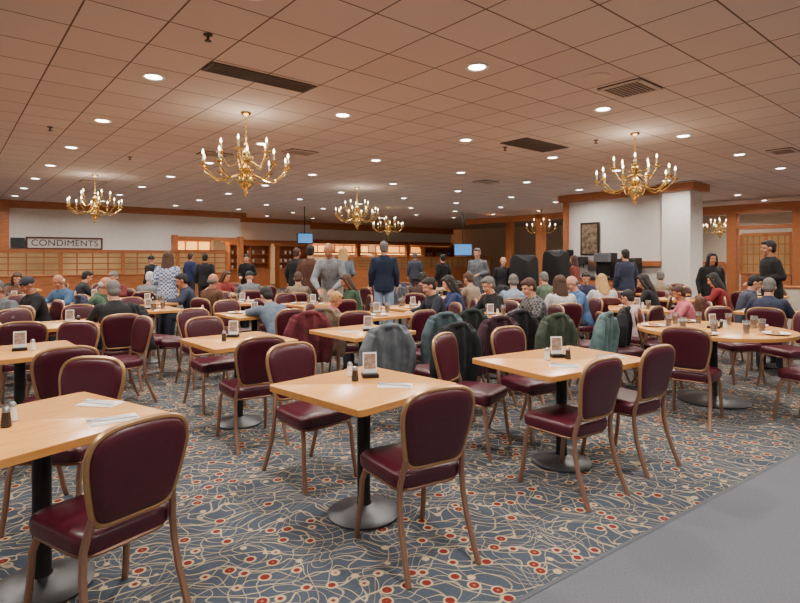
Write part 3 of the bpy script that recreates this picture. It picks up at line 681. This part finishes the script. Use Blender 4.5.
# ---------------- table-top things
def shaker(col):
    o=empty('shaker'); ob('shaker_body',MB().lathe([(.018,0),(.022,.004),(.017,.05),(.016,.065)],12),mat('shaker_'+str(col[0]),col,.3),o); ob('shaker_lid',MB().lathe([(.017,.065),(.017,.075),(.01,.086),(0,.088)],12),steel,o); return tag(o,'small glass shaker with metal lid on a table','shaker','table shakers')
SH=[shaker((236,234,228)),shaker((58,48,42))]
def napkin():
    o=empty('napkin_setting'); M=Matrix.Rotation(.15,3,'Z')
    mb=MB()
    for k in range(3): mb.box((0,0,.0015+k*.002),(.2-.01*k,.11-.01*k,.0018),M)
    ob('paper_napkin',mb,paper,o,smooth=False)
    f=MB(); f.box((0,.018,.01),(.14,.006,.002)); f.box((-.085,.018,.01),(.05,.02,.002)); ob('fork',f,steel,o,smooth=False)
    f=MB(); f.box((0,-.018,.01),(.19,.012,.002)); ob('knife',f,steel,o,smooth=False); return tag(o,'folded white paper napkin with cutlery on a table','napkin','napkin settings')
def menu():
    o=empty('menu_stand'); m=mat('menu_print',(150,130,116),.5,var=.5,scale=35)
    ob('card_holder',MB().box((0,0,.012),(.1,.08,.024)),blackm,o,smooth=False,bev=.004)
    R=Matrix.Rotation(-.12,3,'X'); ob('menu_card',MB().box((0,0,.085),(.085,.004,.13),R),paper,o,smooth=False)
    ob('printed_panel',MB().box((0,-.003,.095),(.072,.002,.09),R),m,o,smooth=False)
    ob('sweetener_packets',MB().box((0,.03,.045),(.08,.02,.05)),mat('packets',(220,200,120),.6,var=.3),o,smooth=False)
    return tag(o,'small printed menu card in a black holder on a table','menu stand','menu stands')
def glass():
    o=empty('drinking_glass'); ob('tumbler',MB().lathe([(.026,0),(.036,.13),(.033,.13),(.024,.008),(0,.008)],16),glassm,o); ob('drink',MB().lathe([(.0235,.01),(.031,.09),(0,.091)],16),mat('cola',(120,60,30),.1),o); return tag(o,'glass tumbler half full of a brown drink','glass','drinking glasses')
def plate():
    o=empty('dinner_plate'); ob('plate_dish',MB().lathe([(.06,0),(.07,.004),(.12,.018),(.118,.021),(.068,.008),(0,.007)],24),white,o)
    f=MB()
    for k in range(6): f.ell((random.uniform(-.05,.05),random.uniform(-.05,.05),.018),(.025,.02,.014),8,6)
    ob('food_portion',f,mat('plate_food',(176,112,52),.6,var=.5,scale=30),o); return tag(o,'white dinner plate holding a small portion of food','plate','dinner plates')
NP,MN,GL,PL=napkin(),menu(),glass(),plate(); PROTO+=SH+[NP,MN,GL,PL]
def put(o,x,y,rz=0): return dup(o,(x,y,.7505),rz)
def tt(b,py): d=(H-.75)*F/(py-258); return at(b,d)
for b,py,r in((395,386,-.2),(564,366,-.4),(611,357,.1),(100,404,-.3),(114,420,.5),(262,338,0),(350,332,0)): put(NP,*tt(b,py),r)
for b,py,r in((370,377,.2),(557,357,.1),(233,337,0),(368,331,0)): put(MN,*tt(b,py),r)
for b,py,k in((355,381,1),(350,376,0),(547,360,0),(568,359,1),(6,427,1),(12,421,0),(224,341,1)): put(SH[k],*tt(b,py))
x0,y0=3.25,5.65
for i in range(9): a=i*.7; put(GL,x0+.42*math.cos(a),y0+.42*math.sin(a))
for i in range(5): a=i*1.257+.3; put(PL,x0+.57*math.cos(a),y0+.57*math.sin(a),a)
put(MN,x0,y0,.3); put(SH[0],x0+.12,y0); put(SH[1],x0+.12,y0+.06)
for i,(x,y,az) in enumerate(TABS[6:]):
    put(MN,x,y,random.uniform(-.4,.6)); put(SH[i%2],x+.09,y+.02)
    if i>1:
        a=random.random()*6.28
        put(GL,x+.22*math.cos(a),y+.22*math.sin(a)); put(GL,x+.2*math.cos(a+1),y+.2*math.sin(a+1)); put(PL,x+.23*math.cos(a+2.3),y+.23*math.sin(a+2.3)); put(PL,x+.23*math.cos(a+4),y+.23*math.sin(a+4))

def rm(o):
    for c in KIDS.get(o,[]): rm(c)
    bpy.data.objects.remove(o)
for p in PROTO: rm(p)

# ---------------- world, camera
w=bpy.data.worlds.new('World'); S.world=w; w.use_nodes=True; w.node_tree.nodes['Background'].inputs[0].default_value=(1,.94,.88,1); w.node_tree.nodes['Background'].inputs[1].default_value=.7
cd=bpy.data.cameras.new('camera'); cam=bpy.data.objects.new('camera',cd); COL.objects.link(cam); cd.sensor_width=36; cd.lens=F/800*36; cam.location=(0,0,H); cam.rotation_euler=(math.pi/2,0,0); cd.shift_y=-(301.5-258)/800; cd.clip_end=200
S.camera=cam
